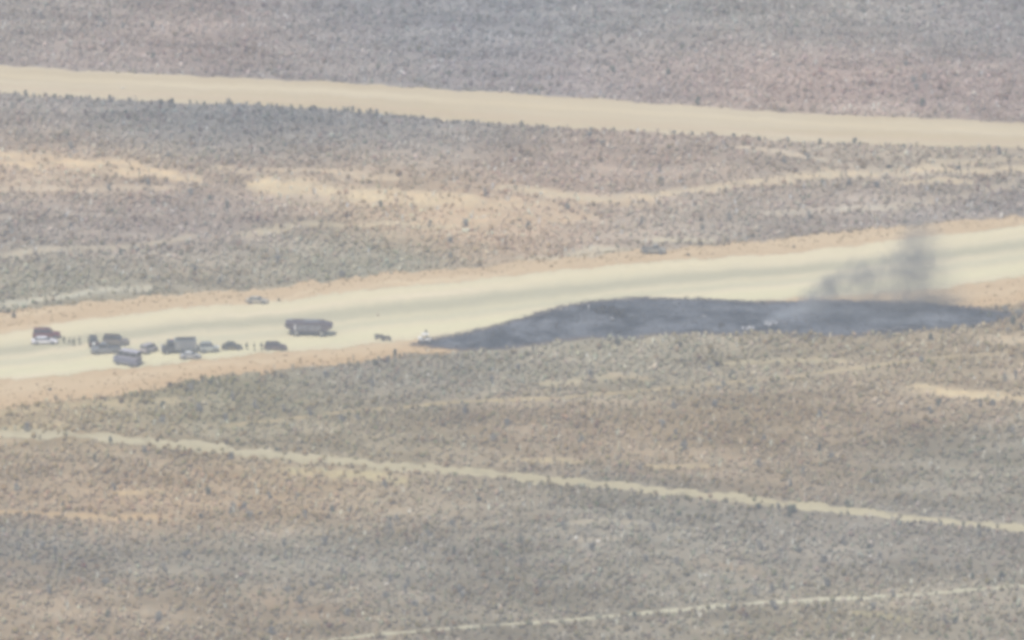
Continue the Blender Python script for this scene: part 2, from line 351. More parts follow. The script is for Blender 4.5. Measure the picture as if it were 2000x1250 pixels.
def scatter(name, pts, w_, h_, col, variants, mat, label):
    vs, fs, cs_ = [], [], []; off = 0; which = rng.integers(0, len(variants), len(pts)); rot = rng.random(len(pts))*6.283
    for k, (bv, bf) in enumerate(variants):
        i = np.where(which == k)[0]
        if not len(i): continue
        c, s = np.cos(rot[i])[:, None], np.sin(rot[i])[:, None]
        x = (bv[:, 0]*c-bv[:, 1]*s)*w_[i, None]+pts[i, 0, None]; y = (bv[:, 0]*s+bv[:, 1]*c)*w_[i, None]+pts[i, 1, None]
        z = bv[:, 2][None]*h_[i, None]+hgt(pts[i, 0], pts[i, 1])[:, None]
        vs.append(np.stack([x, y, z], -1).reshape(-1, 3)); nv = len(bv)
        fs.append((bf[None]+(off+np.arange(len(i))*nv)[:, None, None]).reshape(-1, 3)); off += len(i)*nv
        cs_.append(np.repeat(col[i], nv, axis=0))
    me = npmesh(name, np.concatenate(vs), np.concatenate(fs)); colattr(me, 'Col', np.concatenate(cs_))
    return tag(link(name, me, mat), label, kind='stuff')
m = NT('scrub_foliage'); P = m.n('ShaderNodeNewGeometry').outputs['Position']
f = m.rng(m.noise(P, 5, 4, .7), .3, .7, .6, 1.3)
m.set(Base_Color=m.scale_col(m.n('ShaderNodeAttribute', attribute_name='Col').outputs['Color'], f), Roughness=.9, Specular_IOR_Level=.1); M['scrub'] = m.m

gxs = np.arange(-178, 178, 1.4); gys = np.arange(-262, 335, 1.6)
QX, QY = np.meshgrid(gxs, gys, indexing='ij'); pts = np.stack([QX.ravel(), QY.ravel()], 1)
pts += rng.uniform(-.6, .6, pts.shape)
px, py = proj(pts[:, 0], pts[:, 1])
base, bare = soilcol(pts[:, 0], pts[:, 1])
mean = field(px, py); lum = mean.mean(1)
jx = (vnoise(pts[:, 0], pts[:, 1], 4, 51)-.5)
def outside(top, bot, mar=4):
    e = mar*2*jx
    return (py < ypoly(top, px)+e+1.5) | (py > ypoly(bot, px)+e-1.5)
keep = outside(FAR_T, FAR_B, 3) & outside(VER_T, VER_B, 7)
for nm, tp, hw, cc, k in TRACKS:
    tp_ = np.array(tp, float); yy = np.interp(px, tp_[:, 0], tp_[:, 1], left=-999, right=-999)
    keep &= (np.abs(py-yy+5*jx) > hw*.72) | (rng.random(len(pts)) < .1)
scar_in = inpoly(px, py+2, SCAR)
keep &= ~scar_in
dens = np.clip(1.4-(lum-150)/40, .25, 1.)*(1-1.0*np.clip(bare*1.3, 0, 1))*np.clip(-.15+1.1*vnoise(pts[:, 0], pts[:, 1]*2.2, 11, 52)+1.0*vnoise(pts[:, 0], pts[:, 1], 3.5, 53), 0, 1)
keep &= rng.random(len(pts)) < dens
pts = pts[keep]; px = px[keep]; py = py[keep]; mean = mean[keep]; N = len(pts)
big = rng.random(N)
hh = .5+.6*big**3+.45*rng.random(N); ww = .55+.5*rng.random(N)+.4*big**4
calm = np.where(py > 720, .6, 1.)*np.where((py > 850) & (mean[:, 0] < 160), .7, 1.)
tone = 1.0+calm*(.035-.07*rng.random(N)-.06*big**6)
patch = 1+band(pts[:, 0], pts[:, 1])/160+(vnoise(pts[:, 0], pts[:, 1], 2.2, 62)-.5)*.12
odd = rng.random(N); tone = np.where(odd < .09, tone+calm*.07, np.where(odd > .94, tone-calm*.08, tone))
bigodd = (odd < .05) | (odd > .955); hh = np.where(bigodd, hh*1.45, hh); ww = np.where(bigodd, ww*1.3, ww)
colb = mean*(tone*patch)[:, None]+rng.normal(0, 1.3, (N, 3))*np.array([1, .6, 1])
pinkish = rng.random(N) < .12; colb[pinkish] += np.array([4, -1, 1])
gr = rng.random(N) < .15; colb[gr] += np.array([-3, 2, 2])
albb = np.minimum(alb(colb, .75)*1.42, .6)
infr = (px > 10) & (px < 1990) & (py > 8) & (py < 1240)
score = np.where(infr, hh*ww/(py*0+1)*(1+.35*(py/1250)), -1)
NB = 225
top = np.argsort(-score)[:NB]; rest = np.ones(N, bool); rest[top] = False
scatter('desert_scrub', pts[rest], ww[rest], hh[rest], albb[rest], [ico_var(s) for s in range(14)], M['scrub'], 'low grey and tan desert scrub covering the ground')
# dry grass and bare twiggy tufts, pale straw coloured
k = 34000
gp = np.stack([rng.uniform(-175, 175, k), rng.uniform(-255, 330, k)], 1); gpx, gpy = proj(gp[:, 0], gp[:, 1])
px_, py_ = px, py; px, py = gpx, gpy; jx = rng.uniform(-.5, .5, k)
kp = outside(FAR_T, FAR_B, 2) & outside(VER_T, VER_B, 9) & ~inpoly(gpx, gpy, SCAR)
for nm, tp, hw, cc, kk in TRACKS:
    tp_ = np.array(tp, float); yy = np.interp(px, tp_[:, 0], tp_[:, 1], left=-999, right=-999); kp &= np.abs(py-yy) > hw*.8
kp &= rng.random(k) < .25+.9*vnoise(gp[:, 0], gp[:, 1], 12, 77)
gp = gp[kp]; gm = field(gpx[kp], gpy[kp]); k = len(gp); px, py = px_, py_
gc = alb(keep=.7, c=np.clip(gm*(1.02+.36*rng.random(k)**2.2)[:, None], 0, 225))
scatter('dry_grass', gp, rng.uniform(.5, 1.1, k), .5+1.0*rng.random(k)**1.5, np.minimum(gc*1.25, .65), [tuft_var(s) for s in range(8)], M['scrub'], 'pale dry grass tufts between the scrub')

# individual shrubs: a broken crown of leaf clumps over a few stems
def crown_mesh(seed, n=16, sub=1):
    r = random.Random(seed); vs = []; fs = []; off = 0
    bv, bf = ico_var(seed*31, 1)
    for i in range(n):
        a = r.uniform(0, 6.28); q = r.uniform(0, .36); z = r.uniform(.12, .86)
        q *= math.sqrt(max(.15, 1-(z-.45)**2*2.6)); s = r.uniform(.2, .38)
        ca, sa = math.cos(a*3), math.sin(a*3)
        v = bv-np.array([0, 0, .42]); v = np.stack([v[:, 0]*ca-v[:, 1]*sa, v[:, 0]*sa+v[:, 1]*ca, v[:, 2]], 1)*s+np.array([q*math.cos(a), q*math.sin(a), z])
        vs.append(v); fs.append(bf+off); off += len(v)
    return npmesh('crown', np.concatenate(vs), np.concatenate(fs))
def stem_mesh(seed):
    r = random.Random(seed); vs = []; fs = []
    for i in range(4):
        a = r.uniform(0, 6.28); t = Vector((.25*math.cos(a), .25*math.sin(a), .6)); k = len(vs)
        for (c, rad) in ((Vector((0, 0, -.03)), .03), (t, .012)):
            for j in range(3): vs.append((c.x+rad*math.cos(j*2.09), c.y+rad*math.sin(j*2.09), c.z))
        for j in range(3): fs.append((k+j, k+(j+1) % 3, k+3+(j+1) % 3, k+3+j))
    return npmesh('stem', vs, fs)
def foliage(name, c):
    m = NT(name); P = m.n('ShaderNodeNewGeometry').outputs['Position']; rd = m.n('ShaderNodeObjectInfo').outputs['Random']
    f = m.math('MULTIPLY', m.rng(m.noise(P, 6, 4, .7), .3, .7, .6, 1.35), m.rng(rd, 0, 1, .8, 1.2))
    m.set(Base_Color=m.scale_col(m.mixc(0., c, c), f), Roughness=.9, Specular_IOR_Level=.1); return m.m
FM = {'dark': foliage('dark_shrub_leaves', (.035, .037, .028)), 'mid': foliage('grey_shrub_leaves', (.19, .18, .155)), 'olive': foliage('olive_shrub_leaves', (.085, .09, .06)), 'brown': foliage('brown_shrub_leaves', (.07, .055, .04)), 'pale': foliage('pale_shrub_leaves', (.42, .39, .33))}
PROTO = {}
for fk, fm in FM.items():
    PROTO[fk] = []
    for s in range(3):
        cm = crown_mesh(s+hash(fk[0]) % 1+ord(fk[0])); cm.materials.append(fm); sm = stem_mesh(s+9); sm.materials.append(M['wood']); PROTO[fk].append((cm, sm))
def shrub(x, y, w_, h_, kind, label, group=None, name='desert_shrub'):
    cm, sm = PROTO[kind][rnd.randrange(3)]
    r = empty(name, (x, y, float(hgt(x, y))), rnd.uniform(0, 6.28)); r.scale = (w_, w_, h_); tag(r, label, 'shrub', group)
    link('crown', cm, None, r); link('stem', sm, None, r); return r
def zone(x, y):
    if y < ypoly(FAR_T, x): return 0
    if y < ypoly(VER_T, x): return 1 if x < 1000 else 2
    if y < ypoly(TRACKS[0][1], x): return 3 if x < 1000 else 4
    return 5 if x < 700 else (6 if x < 1350 else 7)
ZL = ['grey shrub taller than its neighbours, beyond the far dirt road', 'grey shrub taller than its neighbours, left scrub between the two roads', 'grey shrub taller than its neighbours, right scrub between the two roads',
      'grey shrub taller than its neighbours, between runway and foreground track, left half', 'grey shrub taller than its neighbours, between burned ground and foreground track, right half',
      'grey shrub taller than its neighbours, bottom left below the foreground track', 'grey shrub taller than its neighbours, bottom middle below the foreground track', 'grey shrub taller than its neighbours, bottom right below the foreground track']
ZG = ['tall shrubs beyond the far road', 'tall shrubs left between the roads', 'tall shrubs right between the roads', 'tall shrubs left below the runway', 'tall shrubs right below the burned ground', 'tall shrubs bottom left', 'tall shrubs bottom middle', 'tall shrubs bottom right']
for i in top:
    z = zone(px[i], py[i])
    shrub(pts[i, 0], pts[i, 1], ww[i]*1.05, hh[i]*1.05, 'mid' if rnd.random() < .8 else 'olive', ZL[z], ZG[z])
SPECIAL = [
 (27,619,1.4,1.4,'brown','round dark brown bush alone on the sandy verge at far left'),
 (380,751,1.3,1.1,'brown','dark bush at the verge edge below the parked vehicles, left one'),
 (396,748,1.2,1.0,'olive','small olive bush at the verge edge between a dark bush and a pale one'),
 (413,752,1.3,.8,'dark','low dark bush under the pale one at the verge edge'),
 (411,745,.9,.7,'pale','pale bleached bush on the verge edge below the parked vehicles'),
 (393,1012,1.3,1.2,'dark','dark round bush alone on the reddish soil, lower left'),
 (120,987,1.1,1.0,'brown','dark bush above the thin tan streak at lower left'),
 (540,880,1.2,.9,'olive','olive bush beside the foreground track on its left half'),
 (935,980,2.0,.9,'olive','broad olive bush below the foreground track near the middle'),
 (1562,1077,2.2,.9,'dark','flat dark bush low in the right foreground'),
 (1329,676,1.3,1.2,'dark','dark bush just below the burned ground'),
 (1335,707,2.4,.8,'dark','wide low dark bush under the small one below the burned ground'),
 (1040,686,.8,1.7,'brown','narrow dark upright bush on the lower edge of the burned ground'),
 (1202,668,.9,.9,'brown','small brown bush touching the lower edge of the burned ground'),
 (1480,992,2.0,1.2,'olive','bush crowding the lower edge of the foreground track, left of the round one'),
 (1547,1000,3.4,1.8,'olive','large round olive bush growing into the foreground track'),
 (1655,1006,1.2,1.0,'dark','small dark bush at the track edge right of the large round bush'),
 (1780,1026,1.2,1.0,'brown','brown bush on the lower edge of the track, third from the right'),
 (1881,1028,1.4,1.2,'olive','olive bush on the lower edge of the track, second from the right'),
 (1912,1030,1.2,1.1,'dark','dark bush on the lower edge of the track, rightmost'),
 (98,973-210,1.0,.8,'brown','small brown bush on the runway verge at lower left'),
 (109,781,1.4,.8,'brown','brown bush at the left end of the lower verge'),
 (205,783,1.1,.9,'brown','brown bush at the lower verge edge below the grey van'),
 (548,741,.9,1.3,'brown','upright brown bush at the verge edge below the dark car'),
 (1735,328,1.8,.9,'dark','flat dark bush where two tracks meet beyond the runway'),
 (1870,330,1.9,1.1,'dark','dark bush beside the pale track at upper right'),
 (1550,552-70,.9,.6,'brown','small brown bush on the upper verge behind the burned ground'),
 (1345,501,.9,.7,'brown','small brown bush on the verge right of the lone pickup'),
 (1490,597,1.1,.8,'dark','small dark bush on the upper edge of the burned ground'),
 (545,586,.9,.7,'brown','small faint bush on the verge right of the pale saloon car')]
for x, y, w_, h_, k, lb in SPECIAL:
    wx, wy = at(x, y); shrub(float(wx), float(wy), w_, h_, k, lb)
# shrubs lining the far road and the cluster at the right end of the burned strip
x = 30
while x < 1990:
    big_ = x in (0,)
    y = float(ypoly(FAR_B, x))+rnd.uniform(-1, 4); wx, wy = at(x, y); dense = x < 950
    shrub(float(wx), float(wy), rnd.uniform(1.0, 1.6), rnd.uniform(.8, 1.7), rnd.choice(['olive', 'dark', 'brown', 'mid'] if x < 1450 else ['mid', 'olive']),
          'dark shrub in the dense hedge like row on the near edge of the far road' if dense else 'separate dark shrub dotted along the near edge of the far road', 'shrubs along the far road, left' if dense else 'shrubs along the far road, right')
    x += rnd.uniform(16, 40) if dense else rnd.uniform(28, 75)
for x, y, w_, h_, k in [(1932,618,1.6,1.6,'olive'),(1950,628,1.8,1.8,'brown'),(1963,612,2.0,2.2,'mid'),(1978,634,1.8,2.2,'olive'),(1990,618,2.2,2.0,'mid'),(1998,644,1.7,1.7,'dark'),(1915,612,1.3,1.2,'dark'),(1893,604,1.2,.9,'brown'),(1968,650,1.6,1.4,'mid'),(1945,603,1.5,1.2,'brown'),(1900,640,1.3,1.2,'olive')]:
    wx, wy = at(x, y); shrub(float(wx), float(wy), w_, h_, k, 'tall shrub in the clump at the right end of the burned ground', 'shrubs at the right end of the burned ground')

# pale rocks
def rock_mesh(seed):
    v, f = ico_var(seed+100, 1); v = v*np.array([1, 1, .7]); return npmesh('rock', v, f)
RM = [rock_mesh(s) for s in range(4)]
for q in RM: q.materials.append(M['rock'])
def rocks(lst, label, group):
    for x, y, s in lst:
        wx, wy = at(x, y); o = link('pale_rock', RM[rnd.randrange(4)]); o.location = (float(wx), float(wy), float(hgt(wx, wy))-.02)
        o.scale = (s*1.2, s, s*.7); o.rotation_euler.z = rnd.uniform(0, 6.28); tag(o, label, 'rock', group)
rocks([(755,1143,1.1)], 'bright white rock alone in the grey scrub at bottom centre', None)
rocks([(1464,1060,1.0),(1378,1127,1.0),(1453,1040,.8),(1423,1039,.8),(1360,1035,1.1)], 'pale rock in the small group right of centre below the foreground track', 'pale rocks right of centre')
rocks([(1125,1056,1.4),(1168,1062,1.1),(1185,1058,.9),(1268,1058,.9)], 'pale rock in the broken line below centre', 'pale rocks below centre')
rocks([(792,1072,.9),(827,1070,.8),(918,1073,.8),(963,1074,.8),(225,1073,.7),(384,1190,.8),(350,1217,.7)], 'small pale rock scattered over the lower left scrub', 'pale rocks lower left')
rocks([(1915,901,.9),(1817,905,.9),(1962,958,.9),(1700,1105-20,.9),(1715,1090,.8),(1662,1198,.9)], 'small pale rock scattered over the lower right scrub', 'pale rocks lower right')
rocks([(750,87,1.2),(1230,78,1.1),(1120,20,1.3),(1145,8,1.3),(480,22,.9),(1548,12,1.2),(1350,175,.9),(240,172,.9)], 'small pale rock in the scrub beyond the far road', 'pale rocks beyond the far road')
rocks([(835,732,1.0),(340,350,.8),(1950,208,1.0)], 'single pale rock away from the rock groups', 'lone pale rocks')

# ------------------------------------------------------------------ vehicles
def bmobj(name, bm, mat, parent, bevel=0, smooth=False):
    if bevel: bmesh.ops.bevel(bm, geom=[e for e in bm.edges if e.is_manifold and e.calc_face_angle(0) > .5], offset=bevel, segments=2, affect='EDGES', clamp_overlap=True)
    me = bpy.data.meshes.new(name); bmesh.ops.recalc_face_normals(bm, faces=bm.faces); bm.to_mesh(me); bm.free()
    if smooth:
        for p in me.polygons: p.use_smooth = True
    me.materials.append(mat); o = bpy.data.objects.new(name, me); C.objects.link(o)
    if parent: o.parent = parent
    return o
def hexa(bm, c):
    v = [bm.verts.new(p) for p in c]
    for q in ((0,3,2,1),(4,5,6,7),(0,1,5,4),(1,2,6,5),(2,3,7,6),(3,0,4,7)): bm.faces.new([v[i] for i in q])
def box(bm, x0, x1, y0, y1, z0, z1): hexa(bm, [(x0,y0,z0),(x1,y0,z0),(x1,y1,z0),(x0,y1,z0),(x0,y0,z1),(x1,y0,z1),(x1,y1,z1),(x0,y1,z1)])
def B(name, dims, mat, parent, bevel=.02):
    bm = bmesh.new(); box(bm, *dims); return bmobj(name, bm, mat, parent, bevel)
def cyl(bm, r, d, c, ax='Y', seg=20):
    mt = Matrix.Translation(c) @ (Matrix.Rotation(R(90), 4, 'X') if ax == 'Y' else Matrix.Identity(4) if ax == 'Z' else Matrix.Rotation(R(90), 4, 'Y'))
    bmesh.ops.create_cone(bm, cap_ends=True, segments=seg, radius1=r, radius2=r, depth=d, matrix=mt)
def wheel(t, x, y, r, wd=.24):
    bm = bmesh.new(); cyl(bm, r, wd, (0, 0, 0)); o = bmobj('wheel', bm, M['tyre'], t, .03); o.location = (x, y, r)
    bm = bmesh.new(); s = 1 if y > 0 else -1; cyl(bm, r*.6, .04, (0, s*(wd/2+.005), 0)); cyl(bm, r*.16, .05, (0, s*(wd/2+.02), 0), seg=10); bmobj('rim', bm, M['rim'], o)
def loft(bm, st):
    """st: stations (x, half width at bottom, half width at top, z0, z1)"""
    rings = []
    for x, wb, wt, z0, z1 in st:
        zm = z0+(z1-z0)*.55; wm = max(wb, wt)
        rings.append([bm.verts.new(p) for p in ((x,-wb*.9,z0),(x,-wm,z0+.12*(z1-z0)),(x,-wm,zm),(x,-wt,z1-.01),(x,-wt*.55,z1+.03),(x,wt*.55,z1+.03),(x,wt,z1-.01),(x,wm,zm),(x,wm,z0+.12*(z1-z0)),(x,wb*.9,z0))])
    n = len(rings[0])
    for a, b in zip(rings[:-1], rings[1:]):
        for i in range(n): bm.faces.new([a[i], a[(i+1) % n], b[(i+1) % n], b[i]])
    bm.faces.new(rings[0]); bm.faces.new(rings[-1][::-1])
def panel(name, c4, mat, t, inset=.06, out=.012, th=.02):
    """thin pane set proud of the face given by its four corners"""
    P4 = [Vector(p) for p in c4]; ctr = sum(P4, Vector())/4; nrm = (P4[1]-P4[0]).cross(P4[3]-P4[0]).normalized()
    if nrm.dot(ctr-Vector((ctr.x*.7, 0, ctr.z-.4))) < 0: nrm = -nrm
    Q = []
    for i in range(4):
        e1 = (P4[(i+1) % 4]-P4[i]).normalized(); e2 = (P4[i-1]-P4[i]).normalized(); Q.append(P4[i]+(e1+e2)*inset)
    bm = bmesh.new(); hexa(bm, [q+nrm*(out-th) for q in Q]+[q+nrm*out for q in Q]); return bmobj(name, bm, mat, t)
def car(name, pos, ang, label, col, L=4.7, W=1.85, H=1.48, kind='sedan', spare=None, bar=False, cat='car', roof=None, rough=.35):
    x, y = at(*pos); t = empty(name, (float(x), float(y), float(hgt(x, y))+.08), R(ang)); tag(t, label, cat)
    pm = paint(name+'_paint', col, rough); h = L/2; w2 = W/2; r = .34 if kind == 'sedan' else .40; z0 = .24 if kind == 'sedan' else .36
    belt = H*.62 if kind == 'sedan' else H*.60
    bm = bmesh.new()
    if kind == 'sedan': st = [(-h,.8*w2,.72*w2,z0+.1,belt-.06),(-h+.18,.95*w2,.85*w2,z0,belt),(-h+.9,w2,.92*w2,z0,belt+.02),(h*.42,w2,.92*w2,z0,belt),(h-.35,.96*w2,.8*w2,z0,belt-.16),(h-.06,.84*w2,.7*w2,z0+.06,belt-.26)]; gh = (-h+.55,-h+1.15,h*.16,h*.46)
    elif kind == 'suv': st = [(-h,.92*w2,.86*w2,z0+.05,belt-.02),(-h+.1,.98*w2,.92*w2,z0,belt),(h*.45,w2,.93*w2,z0,belt),(h-.3,.97*w2,.84*w2,z0,belt-.12),(h-.04,.88*w2,.76*w2,z0+.06,belt-.2)]; gh = (-h+.04,-h+.28,h*.26,h*.5)
    elif kind == 'van': st = [(-h,.94*w2,.9*w2,z0+.05,belt-.02),(-h+.08,.99*w2,.95*w2,z0,belt),(h*.6,w2,.95*w2,z0,belt),(h-.25,.97*w2,.84*w2,z0,belt-.2),(h-.03,.88*w2,.76*w2,z0+.06,belt-.34)]; gh = (-h+.03,-h+.12,h*.45,h*.74)
    else: st = [(-h,.95*w2,.93*w2,z0+.2,belt-.28),(-.12*h,w2,.95*w2,z0+.02,belt-.28),(-.10*h,w2,.95*w2,z0,belt),(h*.5,w2,.93*w2,z0,belt),(h-.3,.97*w2,.84*w2,z0,belt-.1),(h-.04,.9*w2,.78*w2,z0+.06,belt-.18)]; gh = (-.09*h,-.02*h,h*.3,h*.52)
    loft(bm, st); body = bmobj('body', bm, pm, t, .025)
    g0, g1, g2, g3 = gh; wg, wt = .92*w2, .74*w2 if kind in ('sedan', 'suv') else .8*w2
    if kind == 'van': wt = .86*w2
    base = [(g0,-wg,belt-.03),(g3,-wg,belt-.03),(g3,wg,belt-.03),(g0,wg,belt-.03)]; topc = [(g1,-wt,H),(g2,-wt,H),(g2,wt,H),(g1,wt,H)]
    bm = bmesh.new(); hexa(bm, base+topc); bmobj('cabin', bm, roof and paint(name+'_roof', roof) or pm, t, .04)
    def lp(a, b, k): return tuple(a[i]+(b[i]-a[i])*k for i in range(3))
    panel('windshield', [lp(base[1],topc[1],.1), lp(base[2],topc[2],.1), topc[2], topc[1]], M['glass'], t)
    panel('rear_window', [lp(base[3],topc[3],.2), lp(base[0],topc[0],.2), topc[0], topc[3]], M['glass'], t)
    ns = {'sedan': 2, 'suv': 3, 'van': 3}.get(kind, 1)
    for s in (0, 1):
        a0, a1, b1, b0 = (base[0], base[1], topc[1], topc[0]) if s == 0 else (base[3], base[2], topc[2], topc[3])
        a0, a1 = lp(a0, b0, .14), lp(a1, b1, .14)
        for i in range(ns):
            k0, k1 = i/ns, (i+1)/ns
            panel('side_window', [lp(a0,a1,k0), lp(a0,a1,k1), lp(b0,b1,k1), lp(b0,b1,k0)], M['glass'], t, .05)
    for xx in (-h+L*.2, h-L*.19):
        for yy in (-w2+.09, w2-.09): wheel(t, xx, yy, r)
        for s in (-1, 1):
            bm = bmesh.new(); cyl(bm, r+.09, .03, (xx, s*(w2-.002), r+.02), seg=18); bmobj('wheel_arch', bm, M['trim'], t)
    for s in (-1, 1):
        B('headlight', (h-.12, h-.01, s*w2*.62-.16, s*w2*.62+.16, belt-.36, belt-.22), M['lamp'], t)
        B('tail_light', (-h-.015, -h+.08, s*w2*.74-.1, s*w2*.74+.1, belt-.3, belt-.1), M['red'], t)
        B('wing_mirror', (g3-.35, g3-.2, s*(w2+.1)-.09, s*(w2+.1)+.09, belt+.02, belt+.18), M['trim'], t)
    B('bumper', (h-.1, h+.06, -w2*.88, w2*.88, z0+.02, z0+.22), M['trim'], t); B('bumper', (-h-.08, -h+.06, -w2*.9, w2*.9, z0+.04, z0+.24), M['trim'], t)
    B('grille', (h-.06, h+.005, -w2*.4, w2*.4, belt-.38, belt-.22), M['trim'], t)
    if kind == 'pickup':
        zb = belt-.26; x1 = -.12*h
        for d_ in ((-h+.02, x1, -w2+.03, -w2+.1, zb-.02, belt), (-h+.02, x1, w2-.1, w2-.03, zb-.02, belt), (-h, -h+.07, -w2+.1, w2-.1, zb-.02, belt)): B('bed_side', d_, pm, t)
        B('bed_floor', (-h+.08, x1-.02, -w2+.11, w2-.11, zb-.02, zb+.012), M['bedliner'], t, 0)
    if kind in ('suv', 'van'):
        for s in (-1, 1): B('roof_rail', (g1+.1, g2-.1, s*wt*.82-.03, s*wt*.82+.03, H+.0, H+.07), M['trim'], t)
    if spare:
        bm = bmesh.new(); cyl(bm, .38, .2, (-h-.13, 0, 1.0), 'X'); bmobj('spare_wheel', bm, plain('spare_cover', spare, .5), t, .03)
    if bar:
        b_ = B('light_bar', (g2-.35, g2-.1, -.55, .55, H+.04, H+.16), M['trim'], t)
        for s, mm in ((-1, 'rbeacon'), (1, 'beacon')): B('beacon', (g2-.33, g2-.12, s*.33-.2, s*.33+.2, H+.162, H+.23), M[mm], b_)
    return t

def truck(pos, ang, label, col, L=7.4, W=2.4, H=2.8, cabf=.34, col2=None):
    """cab and locker body utility truck, cab towards +x"""
    x, y = at(*pos); t = empty('utility_truck', (float(x), float(y), float(hgt(x, y))+.08), R(ang)); tag(t, label, 'truck')
    pm, p2 = paint('utility_truck_paint', col), paint('utility_truck_body_paint', col2 or col); h = L/2; w2 = W/2; cl = L*cabf
    B('chassis', (-h+.2, h-.2, -w2*.5, w2*.5, .5, .8), M['trim'], t)
    bm = bmesh.new(); x0 = h-cl
    hexa(bm, [(x0,-w2*.95,.65),(h,-w2*.95,.65),(h,w2*.95,.65),(x0,w2*.95,.65),(x0,-w2*.93,1.5),(h,-w2*.93,1.42),(h,w2*.93,1.42),(x0,w2*.93,1.5)])
    bmobj('cab', bm, pm, t, .05)
    base = [(x0,-w2*.92,1.48),(h-.75,-w2*.92,1.45),(h-.75,w2*.92,1.45),(x0,w2*.92,1.48)]; tp = [(x0+.1,-w2*.8,H*.88),(h-1.15,-w2*.8,H*.88),(h-1.15,w2*.8,H*.88),(x0+.1,w2*.8,H*.88)]
    bm = bmesh.new(); hexa(bm, base+tp); bmobj('cab_roof', bm, pm, t, .05)
    panel('windshield', [base[1], base[2], tp[2], tp[1]], M['glass'], t); panel('side_window', [base[0], base[1], tp[1], tp[0]], M['glass'], t, .12); panel('side_window', [base[3], base[2], tp[2], tp[3]], M['glass'], t, .12)
    B('locker_body', (-h, x0-.08, -w2, w2, .78, H), p2, t, .05)
    n = 4; xa, xb = -h+.12, x0-.2
    for s in (-1, 1):
        for i in range(n):
            a = xa+(xb-xa)*i/n+.05; b = xa+(xb-xa)*(i+1)/n-.05; q = B('locker_door', (a, b, s*(w2+.012)-.015, s*(w2+.012)+.015, 1.25 if 0 < i < 2 else .95, H-.35), M['steel'], t, 0)
            B('handle', (a+.2, b-.2, s*(w2+.04)-.012, s*(w2+.04)+.012, 1.3, 1.34), M['trim'], q, 0)
    B('roof_rack', (-h+.3, x0-.5, -w2*.75, w2*.75, H+.02, H+.12), M['bedliner'], t)
    b_ = B('light_bar', (x0+.35, x0+.65, -.6, .6, H*.88+.01, H*.88+.15), M['trim'], t)
    for s, mm in ((-1, 'rbeacon'), (1, 'beacon')): B('beacon', (x0+.38, x0+.62, s*.35-.2, s*.35+.2, H*.88+.152, H*.88+.24), M[mm], b_)
    for xx in (-h+L*.24, h-.95):
        for yy in (-w2+.16, w2-.16): wheel(t, xx, yy, .5, .3)
    for s in (-1, 1): B('headlight', (h-.02, h+.03, s*w2*.7-.15, s*w2*.7+.15, .95, 1.12), M['lamp'], t)
    B('bumper', (h, h+.16, -w2*.95, w2*.95, .5, .78), M['steel'], t); B('grille', (h-.01, h+.02, -w2*.42, w2*.42, .9, 1.25), M['trim'], t)
    return t

def crash_tender(pos, ang, label):
    x, y = at(*pos); t = empty('crash_tender', (float(x), float(y), float(hgt(x, y))+.08), R(ang)); tag(t, label, 'fire truck')
    pm = paint('crash_tender_paint', (.085, .065, .075), .5); W = 2.9; w2 = W/2; H = 3.05
    bm = bmesh.new()                                    # hull: side outline with raked nose and tail
    prof = [(-3.3,1.05),(-4.9,2.0),(-5.1,2.75),(-4.2,H),(3.0,H),(3.3,2.8),(4.6,2.6),(5.1,2.25),(5.0,2.0),(3.4,1.05)]
    a = [bm.verts.new((px_, -w2, z)) for px_, z in prof]; b = [bm.verts.new((px_, w2, z)) for px_, z in prof]
    bm.faces.new(a); bm.faces.new(b[::-1])
    for i in range(len(prof)): bm.faces.new([a[i], a[(i+1) % len(prof)], b[(i+1) % len(prof)], b[i]])
    bmobj('body', bm, pm, t, .06)
    B('cab', (-5.12, -4.2, -w2-.01, w2+.01, 2.02, 2.76), pm, t, .05)
    B('windshield', (-5.16, -5.1, -w2*.86, w2*.86, 2.2, 2.68), M['glass'], t, 0)
    for s in (-1, 1):
        B('side_window', (-4.95, -4.35, s*(w2+.02)-.012, s*(w2+.02)+.012, 2.15, 2.62), M['glass'], t, 0)
        B('door', (-4.1, -3.45, s*(w2+.006)-.02, s*(w2+.006)+.02, 1.6, 2.8), pm, t, 0)
        B('grab_panel', (-3.15, -2.82, s*(w2+.006)-.02, s*(w2+.006)+.02, 1.15, 2.75), M['ash'], t, 0)
        for i in range(4): B('locker_door', (-2.6+i*1.35, -1.4+i*1.35, s*(w2+.006)-.02, s*(w2+.006)+.02, 1.35, 2.55), M['scorch'], t, 0)
        B('headlight', (-5.13, -5.05, s*1.1-.16, s*1.1+.16, 2.04, 2.16), M['lamp'], t, 0)
        B('tail_light', (5.0, 5.08, s*1.15-.12, s*1.15+.12, 2.06, 2.2), M['red'], t, 0)
        for xx in (-2.7, 2.75): wheel(t, xx, s*(w2-.22), .78, .5)
    B('roof_hatch', (-1.2, 2.2, -.8, .8, H-.01, H+.18), M['scorch'], t)
    tr = B('roof_turret', (-4.0, -3.5, -.25, .25, H-.02, H+.3), M['steel'], t); bm = bmesh.new(); cyl(bm, .08, 1.2, (-4.3, 0, H+.32), 'X', 10); bmobj('nozzle', bm, M['steel'], tr)
    for s in (-1, 1): B('marker_light', (-4.7, -4.45, s*1.1-.12, s*1.1+.12, 2.76, 2.92), M['beacon'], t)
    B('axle', (-2.9, 2.95, -.5, .5, .7, 1.1), M['trim'], t)

